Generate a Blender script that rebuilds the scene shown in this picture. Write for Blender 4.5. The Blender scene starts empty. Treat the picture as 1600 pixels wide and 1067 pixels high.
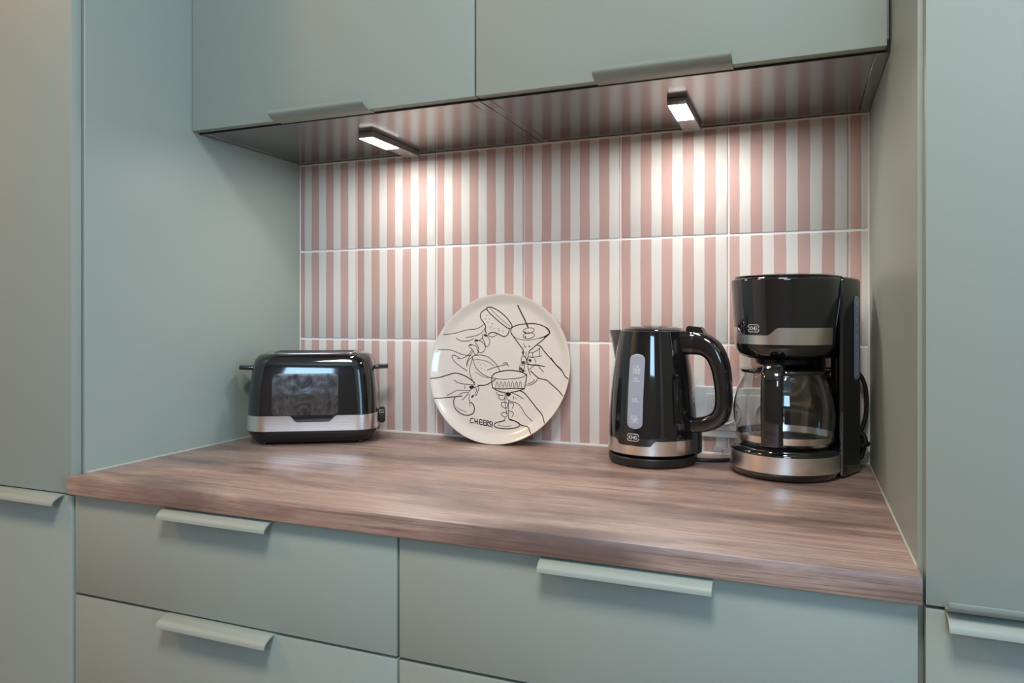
import bpy, bmesh, math, random
from math import sin, cos, pi, radians as R
from mathutils import Vector, Matrix, noise as mnoise
random.seed(7)
SC = bpy.context.scene
COL = SC.collection
T = 0.90                       # height of the worktop surface above the floor

# ------------------------------------------------------------------ camera
cam_d = bpy.data.cameras.new('camera'); cam = bpy.data.objects.new('camera', cam_d); COL.objects.link(cam)
cam_d.sensor_width = 36.0; cam_d.lens = 36.0 * 1130.25 / 1600.0
cam_d.shift_y = -(533.5 - 492.9) / 1600.0
cam_d.clip_start = 0.02; cam_d.clip_end = 50
cam.location = (1.0255, -1.3903, T + 0.258); cam.rotation_euler = (R(90), 0, 0.3792)
SC.camera = cam

# ------------------------------------------------------------------ world, exposure, room light
w = bpy.data.worlds.new('world'); SC.world = w; w.use_nodes = True
w.node_tree.nodes['Background'].inputs[0].default_value = (0.62, 0.78, 1.0, 1)
w.node_tree.nodes['Background'].inputs[1].default_value = 1.0
vs = SC.view_settings
vs.view_transform = 'Standard'; vs.look = 'None'; vs.gamma = 1.0; vs.use_curve_mapping = False
vs.exposure = 0.0

def area(name, loc, size, energy, color, rot, size_y=None):
    l = bpy.data.lights.new(name, 'AREA'); l.energy = energy; l.color = color
    l.shape = 'RECTANGLE'; l.size = size; l.size_y = size_y or size
    o = bpy.data.objects.new(name, l); o.location = loc; o.rotation_euler = rot; COL.objects.link(o)
    return o
DAY = (0.72, 0.86, 1.0); WARM = (1.0, 0.80, 0.58)
# daylight standing in the two window openings behind the camera, the warm left ceiling lamp and an added middle one
area('window_daylight', (1.42, -3.63, 2.0), 0.80, 30, (0.46, 0.73, 1.0), (R(90), 0, 0), 0.8)
area('window_daylight', (2.93, -1.4, 1.45), 1.1, 26, (0.30, 0.63, 1.0), (R(90), 0, R(90)), 1.5)
area('ceiling_lamp_light', (-1.0, -1.5, 2.50), 0.30, 17, (1.0, 0.44, 0.09), (0, 0, 0))
area('ceiling_lamp_light', (0.95, -1.55, 2.50), 0.46, 30, (1.0, .95, .88), (0, 0, 0))  # unseen middle lamp, added to lift the upper doors, tiles and worktop

# ------------------------------------------------------------------ materials
def srgb(r, g, b):
    f = lambda c: (c/255/12.92) if c/255 <= 0.04045 else ((c/255+0.055)/1.055)**2.4
    return (f(r), f(g), f(b), 1)
def mat(name, color, rough=0.5, metal=0.0, coat=0.0, spec=0.5, trans=0.0, ior=1.45, emit=None, estr=0):
    m = bpy.data.materials.new(name); m.use_nodes = True
    b = m.node_tree.nodes['Principled BSDF']
    b.inputs['Base Color'].default_value = color
    b.inputs['Roughness'].default_value = rough
    b.inputs['Metallic'].default_value = metal
    b.inputs['Coat Weight'].default_value = coat; b.inputs['Coat Roughness'].default_value = 0.03
    b.inputs['Specular IOR Level'].default_value = spec
    b.inputs['Transmission Weight'].default_value = trans
    b.inputs['IOR'].default_value = ior
    if emit: b.inputs['Emission Color'].default_value = emit; b.inputs['Emission Strength'].default_value = estr
    return m
class N:                       # tiny node-graph helper
    def __init__(s, m): s.t = m.node_tree; s.b = s.t.nodes['Principled BSDF']
    def n(s, typ, **kw):
        x = s.t.nodes.new(typ)
        for k, v in kw.items(): setattr(x, k, v)
        return x
    def l(s, a, b): s.t.links.new(a, b)
    def math(s, op, a, b=None):
        x = s.n('ShaderNodeMath', operation=op)
        for i, v in enumerate((a, b)):
            if v is None: continue
            if isinstance(v, (int, float)): x.inputs[i].default_value = v
            else: s.l(v, x.inputs[i])
        return x.outputs[0]
    def ramp(s, fac, stops):
        x = s.n('ShaderNodeValToRGB'); cr = x.color_ramp
        while len(cr.elements) < len(stops): cr.elements.new(0.5)
        for e, (p, c) in zip(cr.elements, stops): e.position = p; e.color = c
        s.l(fac, x.inputs[0]); return x.outputs[0]
    def mix(s, fac, a, b, mode='MIX'):
        x = s.n('ShaderNodeMix', data_type='RGBA', blend_type=mode)
        if isinstance(fac, (int, float)): x.inputs[0].default_value = fac
        else: s.l(fac, x.inputs[0])
        for i, v in ((6, a), (7, b)):
            if isinstance(v, tuple): x.inputs[i].default_value = v
            else: s.l(v, x.inputs[i])
        return x.outputs[2]
    def noise(s, vec, scale, detail=4, rough=0.5, dist=0.0):
        x = s.n('ShaderNodeTexNoise'); s.l(vec, x.inputs['Vector'])
        x.inputs['Scale'].default_value = scale; x.inputs['Detail'].default_value = detail
        x.inputs['Roughness'].default_value = rough; x.inputs['Distortion'].default_value = dist
        return x.outputs[0]
    def scaled(s, vec, sx, sy, sz):
        x = s.n('ShaderNodeMapping'); s.l(vec, x.inputs[0]); x.inputs['Scale'].default_value = (sx, sy, sz); return x.outputs[0]
    def obj(s): return s.n('ShaderNodeTexCoord').outputs['Object']
    def bump(s, h, strength, dist=0.001):
        x = s.n('ShaderNodeBump'); x.inputs['Strength'].default_value = strength; x.inputs['Distance'].default_value = dist
        s.l(h, x.inputs['Height']); s.l(x.outputs[0], s.b.inputs['Normal'])

def make_sage():
    m = mat('sage_lacquer', srgb(147, 158, 150), 0.42, spec=0.4); g = N(m)
    g.bump(g.noise(g.obj(), 900, 2), 0.05, 0.0003); return m
SAGE = make_sage()
def make_wood():
    m = mat('walnut_laminate', srgb(135, 103, 90), 0.40, spec=0.5, ior=2.2); g = N(m); o = g.obj()
    warp = g.n('ShaderNodeVectorMath', operation='ADD')
    wn = g.n('ShaderNodeTexNoise'); g.l(g.scaled(o, 4, 10, 10), wn.inputs['Vector']); wn.inputs['Scale'].default_value = 1.0; wn.inputs['Detail'].default_value = 2
    wm = g.n('ShaderNodeVectorMath', operation='MULTIPLY'); g.l(wn.outputs['Color'], wm.inputs[0]); wm.inputs[1].default_value = (0.0, 0.012, 0.012)
    g.l(o, warp.inputs[0]); g.l(wm.outputs[0], warp.inputs[1]); q = warp.outputs[0]
    patch = g.noise(g.scaled(q, 3.2, 11, 11), 1.0, 5, 0.62)
    streak = g.noise(g.scaled(q, 3.0, 70, 70), 1.0, 5, 0.7)
    lines = g.noise(g.scaled(q, 3.0, 330, 330), 1.0, 3, 0.65)
    pores = g.noise(g.scaled(q, 26, 620, 620), 1.0, 2, 0.6)
    c = g.ramp(streak, [(0.28, srgb(142, 115, 102)), (0.52, srgb(167, 140, 127)), (0.75, srgb(187, 162, 149))])
    c = g.mix(g.ramp(patch, [(0.36, (.95, .95, .95, 1)), (0.53, (0, 0, 0, 1))]), c, srgb(106, 84, 77))
    c = g.mix(g.ramp(lines, [(0.32, (.62, .62, .62, 1)), (0.52, (0, 0, 0, 1))]), c, srgb(78, 56, 48))
    c = g.mix(g.ramp(pores, [(0.33, (.45, .45, .45, 1)), (0.42, (0, 0, 0, 1))]), c, srgb(84, 62, 54))
    v = g.n('ShaderNodeTexVoronoi', feature='F1', distance='EUCLIDEAN')       # a few dark knots
    g.l(g.scaled(q, 2.3, 7.5, 7.5), v.inputs['Vector']); v.inputs['Scale'].default_value = 1.0
    k = g.ramp(v.outputs['Distance'], [(0.03, (1, 1, 1, 1)), (0.27, (0, 0, 0, 1))])
    c = g.mix(g.math('MULTIPLY', k, 0.72), c, srgb(78, 58, 54))
    g.l(c, g.b.inputs['Base Color'])
    g.bump(lines, 0.08, 0.0003)
    g.l(g.math('ADD', g.math('MULTIPLY', lines, 0.14), 0.36), g.b.inputs['Roughness'])
    return m
WOOD = make_wood()
def make_tile():
    m = mat('striped_glaze', srgb(226, 220, 210), 0.55, spec=0.35); g = N(m); o = g.obj()
    sep = g.n('ShaderNodeSeparateXYZ'); g.l(o, sep.inputs[0])
    oi = g.n('ShaderNodeObjectInfo')
    off = g.n('ShaderNodeCombineXYZ'); g.l(g.math('MULTIPLY', oi.outputs['Random'], 37.0), off.inputs[1])
    va = g.n('ShaderNodeVectorMath', operation='ADD'); g.l(g.scaled(o, 55, 1, 14), va.inputs[0]); g.l(off.outputs[0], va.inputs[1])
    wv = g.math('MULTIPLY', g.math('SUBTRACT', g.noise(va.outputs[0], 1.0, 3, 0.5), 0.5), 0.0030)
    x = g.math('ADD', sep.outputs[0], wv)
    fr = g.math('FRACT', g.math('DIVIDE', g.math('ADD', x, 0.0012), 0.04))
    st = g.math('LESS_THAN', fr, 0.515)
    tint = g.noise(va.outputs[0], 0.35, 3)
    pink = g.mix(tint, srgb(191, 157, 150), srgb(200, 167, 159))
    c = g.mix(st, srgb(220, 216, 210), pink)
    g.l(c, g.b.inputs['Base Color'])
    g.bump(g.noise(o, 60, 2), 0.06, 0.0008)
    return m
TILE = make_tile()
GROUT = mat('white_grout', srgb(244, 242, 240), 0.75)
BEAD = mat('grey_green_silicone', srgb(178, 180, 170), 0.4)
CAULK = mat('white_silicone', srgb(225, 222, 216), 0.35)
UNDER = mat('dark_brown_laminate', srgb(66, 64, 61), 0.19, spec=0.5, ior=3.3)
def make_black():
    m = mat('gloss_black_plastic', (0.0075, 0.008, 0.0085, 1), 0.06, spec=0.8, coat=0.4); return m
BLACK = make_black()
MATTE = mat('matte_black_plastic', (0.012, 0.012, 0.013, 1), 0.36)
RUBBER = mat('black_rubber', (0.01, 0.01, 0.01, 1), 0.5)
def make_steel():
    m = mat('brushed_steel', srgb(236, 232, 228), 0.24, metal=1.0); g = N(m)
    n = g.noise(g.scaled(g.obj(), 3, 3, 900), 1.0, 3)
    g.bump(n, 0.10, 0.0004); g.b.inputs['Anisotropic'].default_value = 0.5
    return m
STEEL = make_steel()
CHROME = mat('chrome', srgb(215, 215, 215), 0.12, metal=1.0)
ALU = mat('grey_aluminium', srgb(150, 148, 146), 0.38, metal=0.8)
GLASS = mat('clear_glass', (0.97, 0.98, 0.975, 1), 0.0, trans=1.0, ior=1.47)
GAUGE = mat('milky_grey_plastic', srgb(158, 166, 182), 0.30, spec=0.5)
GAUGE2 = mat('milky_slate_plastic', srgb(140, 156, 176), 0.4)
PRINT_W = mat('white_print', srgb(225, 225, 225), 0.5)
INK = mat('black_ink', srgb(40, 36, 35), 0.4)
CERAMIC = mat('cream_melamine', srgb(211, 204, 196), 0.16, spec=0.5, coat=0.4)
WHITEPL = mat('white_plastic', srgb(228, 228, 228), 0.35)
LED = mat('led_diffuser', (1, 1, 1, 1), 0.5, emit=(1.0, 0.98, 0.95, 1), estr=14)
CLEARTAG = mat('clear_plastic', (0.9, 0.88, 0.87, 1), 0.15, trans=0.75)
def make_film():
    m = mat('mottled_brown_film', srgb(62, 56, 53), 0.22, spec=0.7); g = N(m); o = g.obj()
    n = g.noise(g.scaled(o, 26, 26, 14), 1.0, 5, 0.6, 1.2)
    c = g.ramp(n, [(0.40, srgb(38, 32, 31)), (0.50, srgb(74, 68, 63)), (0.58, srgb(52, 45, 43)), (0.70, srgb(80, 74, 69))])  # brown mottling set in the film's base colour
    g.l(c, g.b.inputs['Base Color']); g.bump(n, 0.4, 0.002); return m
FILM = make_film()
PLASTER = mat('white_plaster', srgb(226, 222, 215), 0.8)
PLASTER2 = mat('taupe_plaster', srgb(160, 152, 146), 0.8)
CEILM = mat('white_ceiling_paint', srgb(235, 233, 229), 0.9)
def make_floor():
    m = mat('oak_floor', srgb(150, 118, 88), 0.4); g = N(m)
    c = g.ramp(g.noise(g.scaled(g.obj(), 2, 20, 1), 2.0, 5), [(0.3, srgb(120, 90, 64)), (0.7, srgb(172, 138, 104))])
    g.l(c, g.b.inputs['Base Color']); return m
FLOORM = make_floor()
DARK = mat('dark_void', (0.01, 0.01, 0.01, 1), 0.7)

# ------------------------------------------------------------------ mesh helpers
def link(name, bm, m, parent=None, loc=(0, 0, 0), smooth=None):
    me = bpy.data.meshes.new(name)
    bmesh.ops.recalc_face_normals(bm, faces=bm.faces)
    if smooth is not None:
        for f in bm.faces: f.smooth = True
        for e in bm.edges:
            if len(e.link_faces) == 2 and e.calc_face_angle(0) > R(smooth): e.smooth = False
    bm.to_mesh(me); bm.free(); me.materials.append(m)
    o = bpy.data.objects.new(name, me); COL.objects.link(o); o.location = loc
    if parent: o.parent = parent
    return o
def tag(o, label=None, cat=None, group=None, kind=None):
    if label: o['label'] = label
    if cat: o['category'] = cat
    if group: o['group'] = group
    if kind: o['kind'] = kind
    return o
def empty(name, loc=(0, 0, 0), rz=0):
    o = bpy.data.objects.new(name, None); o.empty_display_size = .05; o.location = loc; o.rotation_euler = (0, 0, rz); COL.objects.link(o); return o
def add_box(bm, x0, x1, y0, y1, z0, z1, bev=0.0, seg=2):
    r = bmesh.ops.create_cube(bm, size=1.0); vs_ = r['verts']
    for v in vs_:
        v.co = Vector(((x0+x1)/2 + v.co.x*(x1-x0), (y0+y1)/2 + v.co.y*(y1-y0), (z0+z1)/2 + v.co.z*(z1-z0)))
    if bev > 0:
        es = list({e for v in vs_ for e in v.link_edges})
        bmesh.ops.bevel(bm, geom=es, offset=bev, segments=seg, profile=0.5, affect='EDGES')
def box(name, x0, x1, y0, y1, z0, z1, m, parent=None, bev=0.0, seg=2, loc=(0, 0, 0)):
    bm = bmesh.new(); add_box(bm, x0, x1, y0, y1, z0, z1, bev, seg)
    return link(name, bm, m, parent, loc, 40 if bev else None)
def add_loft(bm, rings, cap0=True, cap1=True, closed=True):
    vr = [[bm.verts.new(p) for p in r] for r in rings]
    n = len(vr[0])
    for a, b in zip(vr[:-1], vr[1:]):
        for i in range(n if closed else n-1):
            j = (i+1) % n
            bm.faces.new((a[i], a[j], b[j], b[i]))
    if cap0: bm.faces.new(list(reversed(vr[0])))
    if cap1: bm.faces.new(vr[-1])
    return vr
def lathe_bm(profile, n=64, a0=0.0, a1=2*pi, bm=None):
    bm = bm or bmesh.new(); full = abs(a1-a0-2*pi) < 1e-6; cols = []
    cnt = n if full else n+1
    for i in range(cnt):
        a = a0 + (a1-a0)*i/n; col = []
        for r, z in profile:
            col.append(bm.verts.new((r*cos(a), r*sin(a), z)))
        cols.append(col)
    for i in range(n):
        c0, c1 = cols[i], cols[(i+1) % cnt]
        for k in range(len(profile)-1):
            bm.faces.new((c0[k], c1[k], c1[k+1], c0[k+1]))
    bmesh.ops.remove_doubles(bm, verts=bm.verts, dist=1e-6)
    return bm
def catmull(pts, sub=6, closed=False):
    P = [Vector(p) for p in pts]; out = []
    if len(P) < 3: return P
    n = len(P)
    for i in range(n-1):
        p0 = P[max(i-1, 0)]; p1 = P[i]; p2 = P[i+1]; p3 = P[min(i+2, n-1)]
        if closed and (P[0]-P[-1]).length < 1e-9:
            if i == 0: p0 = P[-2]
            if i == n-2: p3 = P[1]
        for k in range(sub):
            t = k/sub
            out.append(0.5*((2*p1) + (p2-p0)*t + (2*p0-5*p1+4*p2-p3)*t*t + (3*p1-p0-3*p2+p3)*t**3))
    out.append(P[-1]); return out
def sweep_bm(path, radii, n=10, up=Vector((0, 1, 0)), square=2.0, bm=None):
    """sweep a super-ellipse section (half width across 'up', half thickness) along a path"""
    bm = bm or bmesh.new(); rings = []
    for i, p in enumerate(path):
        t = (path[min(i+1, len(path)-1)] - path[max(i-1, 0)]).normalized()
        s = up - t*up.dot(t)
        if s.length < 1e-4: s = Vector((1, 0, 0)) - t*t.x
        s.normalize(); nrm = t.cross(s)
        hw, ht = radii[i] if isinstance(radii, list) else radii
        ring = []
        for k in range(n):
            a = 2*pi*k/n; ca, sa = cos(a), sin(a)
            x = abs(ca)**(2/square)*math.copysign(1, ca)*hw; y = abs(sa)**(2/square)*math.copysign(1, sa)*ht
            ring.append(p + s*x + nrm*y)
        rings.append(ring)
    add_loft(bm, rings); return bm
def tube(name, pts, r, m, parent=None, sub=8, n=10):
    return link(name, sweep_bm(catmull(pts, sub), (r, r), n, Vector((0.13, 0.2, 0.97))), m, parent, smooth=50)
def rrect(L, W, r, n=8, cx=0, cy=0):
    P = []
    for sx, sy, a0 in ((1, 1, 0), (-1, 1, 90), (-1, -1, 180), (1, -1, 270)):
        for i in range(n+1):
            a = R(a0 + 90*i/n); P.append((cx + sx*(L/2-r) + r*cos(a), cy + sy*(W/2-r) + r*sin(a)))
    return P
def lerp(tab, z):
    for (z0, r0), (z1, r1) in zip(tab[:-1], tab[1:]):
        if z <= z1: return r0 + (r1-r0)*max(0, (z-z0))/(z1-z0)
    return tab[-1][1]
def ribbon(bm, pts, w, f, smooth=True, sub=4):
    """a flat printed stroke: pts are (u, v); f maps (u, v) onto the surface"""
    P = [Vector((a, b, 0)) for a, b in pts]
    if smooth and len(P) > 2: P = catmull(P, sub, closed=True)
    elif len(P) == 2 or not smooth:
        Q = []
        for a, b in zip(P[:-1], P[1:]):
            k = max(1, int((b-a).length/0.004)); Q += [a.lerp(b, i/k) for i in range(k)]
        P = Q + [P[-1]]
    rows = []; n = len(P)
    for i, p in enumerate(P):
        t = P[min(i+1, n-1)] - P[max(i-1, 0)]
        if t.length < 1e-9: t = Vector((1, 0, 0))
        t.normalize(); s = Vector((-t.y, t.x, 0))
        ext = t*(w*0.35)*(-1 if i == 0 else 1 if i == n-1 else 0)
        rows.append((bm.verts.new(f(*(p+ext+s*w/2).xy)), bm.verts.new(f(*(p+ext-s*w/2).xy))))
    for a, b in zip(rows[:-1], rows[1:]):
        bm.faces.new((a[0], a[1], b[1], b[0]))
FONT = {'K': [[(0, 0), (0, 1)], [(.62, 1), (.05, .5), (.65, 0)]], 'H': [[(0, 0), (0, 1)], [(.65, 0), (.65, 1)], [(0, .5), (.65, .5)]],
        'G': [[(.65, .85), (.5, 1), (.15, 1), (0, .85), (0, .15), (.15, 0), (.5, 0), (.65, .15), (.65, .5), (.38, .5)]],
        'M': [[(0, 0), (0, 1), (.35, .4), (.7, 1), (.7, 0)]], 'A': [[(0, 0), (.33, 1), (.66, 0)], [(.12, .35), (.54, .35)]],
        'X': [[(0, 0), (.65, 1)], [(0, 1), (.65, 0)]], 'I': [[(.1, 0), (.1, 1)]], 'N': [[(0, 0), (0, 1), (.65, 0), (.65, 1)]],
        'L': [[(0, 1), (0, 0), (.5, 0)]], '.': [[(.1, 0), (.1, .1)]], '1': [[(.05, .8), (.25, 1), (.25, 0)]],
        '0': [[(.3, 1), (.05, .8), (.05, .2), (.3, 0), (.55, .2), (.55, .8), (.3, 1)]],
        '5': [[(.55, 1), (.08, 1), (.05, .55), (.35, .6), (.55, .4), (.5, .1), (.25, 0), (.03, .1)]],
        '7': [[(.03, 1), (.55, 1), (.2, 0)]], '2': [[(.05, .85), (.3, 1), (.55, .8), (.05, 0), (.55, 0)]],
        '4': [[(.42, 0), (.42, 1), (.02, .3), (.6, .3)]], '6': [[(.5, 1), (.1, .55), (.05, .2), (.3, 0), (.55, .2), (.5, .5), (.1, .45)]],
        '8': [[(.3, .52), (.08, .75), (.3, 1), (.52, .75), (.3, .52), (.03, .25), (.3, 0), (.57, .25), (.3, .52)]]}
def text(bm, s, u0, v0, h, w, f, center=True):
    adv = {'.': .32, 'I': .4, '1': .5}
    tot = sum(adv.get(c, .9)*h for c in s) - .22*h; u = u0 - (tot/2 if center else 0)
    for c in s:
        for st in FONT.get(c, []): ribbon(bm, [(u+a*h, v0+b*h) for a, b in st], w, f, smooth=False)
        u += adv.get(c, .9)*h
def logo(bm, u0, v0, wd, ht, f, lw):
    c = ht*.2; x0, x1, y0, y1 = u0-wd/2, u0+wd/2, v0-ht/2, v0+ht/2
    ribbon(bm, [(x0+c*.2, v0-ht*.12), (x0, y0+c), (x0+c, y0), (x1-c, y0), (x1, y0+c), (x1-c*.2, v0-ht*.12)], lw, f, smooth=False)
    ribbon(bm, [(x0+c*.2, v0+ht*.12), (x0, y1-c), (x0+c, y1), (x1-c, y1), (x1, y1-c), (x1-c*.2, v0+ht*.12)], lw, f, smooth=False)
    text(bm, 'KHG', u0, v0-ht*.24, ht*.48, lw*.95, f)

# ------------------------------------------------------------------ setting: room shell
XL, XR = -0.063, 1.137          # inner faces of the niche
XC = 0.537                      # joint between the two 60 cm cabinets
def struct(name, x0, x1, y0, y1, z0, z1, m, parent=None):
    return tag(box(name, x0, x1, y0, y1, z0, z1, m, parent), kind='structure' if not parent else None)
wall_back = struct('wall_back', -1.7, 2.9, 0.012, 0.10, 0, 2.6, PLASTER)
struct('floor', -1.8, 3.0, -3.7, 0.10, -0.08, 0, FLOORM)
struct('ceiling', -1.8, 3.0, -3.7, 0.10, 2.6, 2.68, CEILM)
struct('wall_left', -1.8, -1.7, -3.7, 0.10, 0, 2.6, PLASTER)
# wall behind the camera and the wall on the right, each with a window opening
bm = bmesh.new()
for a in ((-1.7, 1.0, 0, 2.6), (1.84, 2.9, 0, 2.6), (1.0, 1.84, 0, 1.58), (1.0, 1.84, 2.42, 2.6)): add_box(bm, a[0], a[1], -3.60, -3.50, a[2], a[3])
tag(link('wall_front', bm, PLASTER2), kind='structure')
bm = bmesh.new()
for a in ((-3.6, -1.98, 0, 2.6), (-0.82, 0.1, 0, 2.6), (-1.98, -0.82, 0, 0.68), (-1.98, -0.82, 2.22, 2.6)): add_box(bm, 2.80, 2.90, a[0], a[1], a[2], a[3])
tag(link('wall_right', bm, PLASTER), kind='structure')
bm = bmesh.new()
for a in ((1.0, 1.05, 1.58, 2.42), (1.79, 1.84, 1.58, 2.42), (1.05, 1.79, 1.58, 1.63), (1.05, 1.79, 2.37, 2.42)): add_box(bm, a[0], a[1], -3.58, -3.52, a[2], a[3])
tag(link('window_1', bm, WHITEPL), kind='structure')
bm = bmesh.new()
for a in ((-1.98, -1.93, .68, 2.22), (-.87, -.82, .68, 2.22), (-1.93, -.87, .68, .73), (-1.93, -.87, 2.17, 2.22)): add_box(bm, 2.82, 2.88, a[0], a[1], a[2], a[3])
tag(link('window_2', bm, WHITEPL), kind='structure')

# ---- tiled splashback: grout bed and single tiles, parts of the back wall
box('grout', XL, XR, 0.0016, 0.0125, T+0.0, T+0.6098, GROUT, wall_back)
P = 0.2022
xs = [0.0937 + P*i for i in range(-1, 6)]
zs = [T + 0.6090 - 0.2027*k for k in range(3)]           # top edge of each row
for k, zt in enumerate(zs):
    zb = zt - 0.1993
    if k == 2: zb = T + 0.0045
    for i, x in enumerate(xs):
        a = max(x + 0.0015, XL + 0.0026); b = min(x + P - 0.0015, XR - 0.0030)
        dz = random.uniform(-.0002, .0002); dy = random.uniform(-.0002, .0002)
        bm = bmesh.new(); add_box(bm, a-x, b-x, 0.0+dy, 0.008, zb-T, zt-0.0016-T, 0.0007, 2)
        link('tile', bm, TILE, wall_back, (x, 0, T+dz), 40)
bm = bmesh.new()
add_box(bm, XL, XR, -0.0032, 0.006, T-0.001, T+0.0042, 0.0014)
add_box(bm, XR-0.0030, XR+0.001, -0.0024, 0.006, T, T+0.61, 0.001)
add_box(bm, XL-0.001, XL+0.0022, -0.0016, 0.006, T, T+0.61, 0.0008)
add_box(bm, XL, XR, -0.0016, 0.006, T+0.6062, T+0.6098, 0.0008)
link('sealant', bm, CAULK, wall_back, smooth=40)

# ------------------------------------------------------------------ cabinets
def handle_bm(x0, x1, flip=1, sc=1.0):
    """edge pull: a bent sheet hooked over the front's edge (flip=-1: under the bottom edge)"""
    prof = [(0.017, 0.0016), (0.0, 0.0016), (-0.006, 0.0010), (-0.012, -0.0006), (-0.0175, -0.0034), (-0.0210, -0.0066), (-0.0222, -0.0084), (-0.0226, -0.0125)]
    th = 0.0018; top = []; bot = []
    for i, (y, z) in enumerate(prof):
        a = prof[max(i-1, 0)]; b = prof[min(i+1, len(prof)-1)]
        t = Vector((b[0]-a[0], b[1]-a[1])).normalized()
        top.append((y, z)); bot.append((y - t.y*th, z + t.x*th))
    ring = top + bot[::-1]
    bm = bmesh.new()
    add_loft(bm, [[(x, y*sc, z*flip*sc) for y, z in ring] for x in (x0, x1)])
    bmesh.ops.bevel(bm, geom=[e for e in bm.edges if abs(e.verts[0].co.x-e.verts[1].co.x) < 1e-6], offset=0.0003, segments=1, affect='EDGES')
    return bm
YD = -0.567                     # face of the drawer fronts
def front(name, x0, x1, y, z0, z1, parent, hx=None, hedge='top', label=None):
    d = box(name, x0, x1, y, y+0.018, z0, z1, SAGE, parent, 0.0009, 2)
    if hx:
        if hedge == 'top': link('handle', handle_bm(hx[0], hx[1], 1), SAGE, d, (0, y, z1), 35)
        else: link('handle', handle_bm(hx[0], hx[1], -1), SAGE, d, (0, y, z0), 35)
    return d
for nm, x0, x1, lab in (('l', XL, XC, 'sage green base cabinet with three drawers, under the toaster end of the worktop'),
                        ('r', XC, XR, 'sage green base cabinet with three drawers, under the kettle and coffee maker')):
    c = empty('base_cabinet', ((x0+x1)/2, -0.30, 0)); tag(c, lab, 'base cabinet', 'base cabinets under the worktop')
    ox, oy = (x0+x1)/2, -0.30
    def rel(o): o.location = Vector(o.location) - Vector((ox, oy, 0)); return o
    rel(box('side_panel', x0+.001, x0+.019, -0.546, -0.01, .09, T-0.0285, UNDER, c))
    rel(box('side_panel', x1-.019, x1-.001, -0.546, -0.01, .09, T-0.0285, UNDER, c))
    rel(box('back_panel', x0+.019, x1-.019, -0.018, -0.010, .09, T-0.0285, UNDER, c))
    rel(box('bottom_panel', x0+.019, x1-.019, -0.546, -0.018, .09, .108, UNDER, c))
    rel(box('plinth', x0+.001, x1-.001, -0.51, -0.495, 0, .085, SAGE, c))
    xa, xb = x0+.0018, x1-.0018
    for z0, z1 in ((T-.1883, T-.0315), (T-.470, T-.1926), (T-.812, T-.4743)):
        rel(front('drawer', xa, xb, YD, z0, z1, c, ((x0+x1)/2-.1, (x0+x1)/2+.1)))
# ---- tall cabinets on both sides
def tall(x0, x1, inner, lab, hx, both):
    c = empty('tall_cabinet', ((x0+x1)/2, -0.30, 0)); tag(c, lab, 'tall cabinet', 'tall cabinets beside the niche')
    def rel(o): o.location = Vector(o.location) - Vector(c.location); return o
    rel(box('side_panel', x0, x0+.018, -0.549, 0.0115, 0.0, 2.4, SAGE, c, .0008, 1))
    rel(box('side_panel', x1-.018, x1, -0.549, 0.0115, 0.0, 2.4, SAGE, c, .0008, 1))
    rel(box('back_panel', x0+.018, x1-.018, 0.0, 0.008, .08, 2.4, UNDER, c))
    rel(box('top_panel', x0+.018, x1-.018, -0.549, 0.0, 2.382, 2.4, SAGE, c))
    rel(box('shelf', x0+.018, x1-.018, -0.545, 0.0, T-.045, T-.027, UNDER, c))
    da, db = (x0+.002, x1-.003) if inner == 'right' else (x0+.0045, x1-.002)
    zs_ = T - .0315
    rel(front('door', da, db, -0.570, zs_+.0018, 2.39, c, hx if both else None, 'bottom'))
    rel(front('door', da, db, -0.570, .09, zs_-.0018, c, hx, 'top'))
    return c
tall(XL-.60, XL, 'right', 'sage green tall cabinet standing left of the tiled niche, behind the toaster side', (-.285, -.082), False)
tall(XR, XR+.60, 'left', 'sage green tall cabinet standing right of the tiled niche, beside the coffee maker', (1.158, 1.358), True)
# ---- wall cabinets
for x0, x1, lab, hx in ((XL, XC, 'sage green wall cabinet hanging above the toaster, left of the pair', (.137, .337)),
                        (XC, XR, 'sage green wall cabinet hanging above the coffee maker, right of the pair', (.737, .937))):
    z0 = T + .6098; z1 = z0 + .80
    c = empty('wall_cabinet', ((x0+x1)/2, -0.15, z0)); tag(c, lab, 'wall cabinet', 'wall cabinets over the worktop')
    def rel(o): o.location = Vector(o.location) - Vector(c.location); return o
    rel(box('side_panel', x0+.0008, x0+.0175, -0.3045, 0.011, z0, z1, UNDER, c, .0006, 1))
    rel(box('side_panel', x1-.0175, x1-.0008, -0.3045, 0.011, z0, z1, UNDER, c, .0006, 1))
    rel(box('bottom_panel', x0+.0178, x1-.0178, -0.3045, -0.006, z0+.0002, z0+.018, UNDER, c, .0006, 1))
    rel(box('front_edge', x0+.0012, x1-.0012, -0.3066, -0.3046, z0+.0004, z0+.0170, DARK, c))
    rel(box('back_panel', x0+.0178, x1-.0178, -0.002, 0.004, z0+.019, z1, UNDER, c))
    rel(box('top_panel', x0+.0178, x1-.0178, -0.3045, -0.006, z1-.018, z1, SAGE, c))
    r_ = .0055 if x1 == XR else .0015
    rel(front('door', x0+.0015, x1-r_, -0.325, z0+.0030, z1, c, hx, 'bottom'))
# ---- worktop
wt = box('worktop', XL-.0005, XR+.0005, -0.580, -0.0005, T-.0277, T, WOOD, None, .0012, 2)
tag(wt, 'dark walnut wood worktop with a straight front edge, across both base cabinets', 'worktop')
box('sealant_bead', XL-.0004, XL+.0020, -0.545, -0.003, T-.001, T+.0022, BEAD, wt, .0008)
box('sealant_bead', XR-.0018, XR+.0004, -0.545, -0.003, T-.001, T+.0020, BEAD, wt, .0008)

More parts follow.
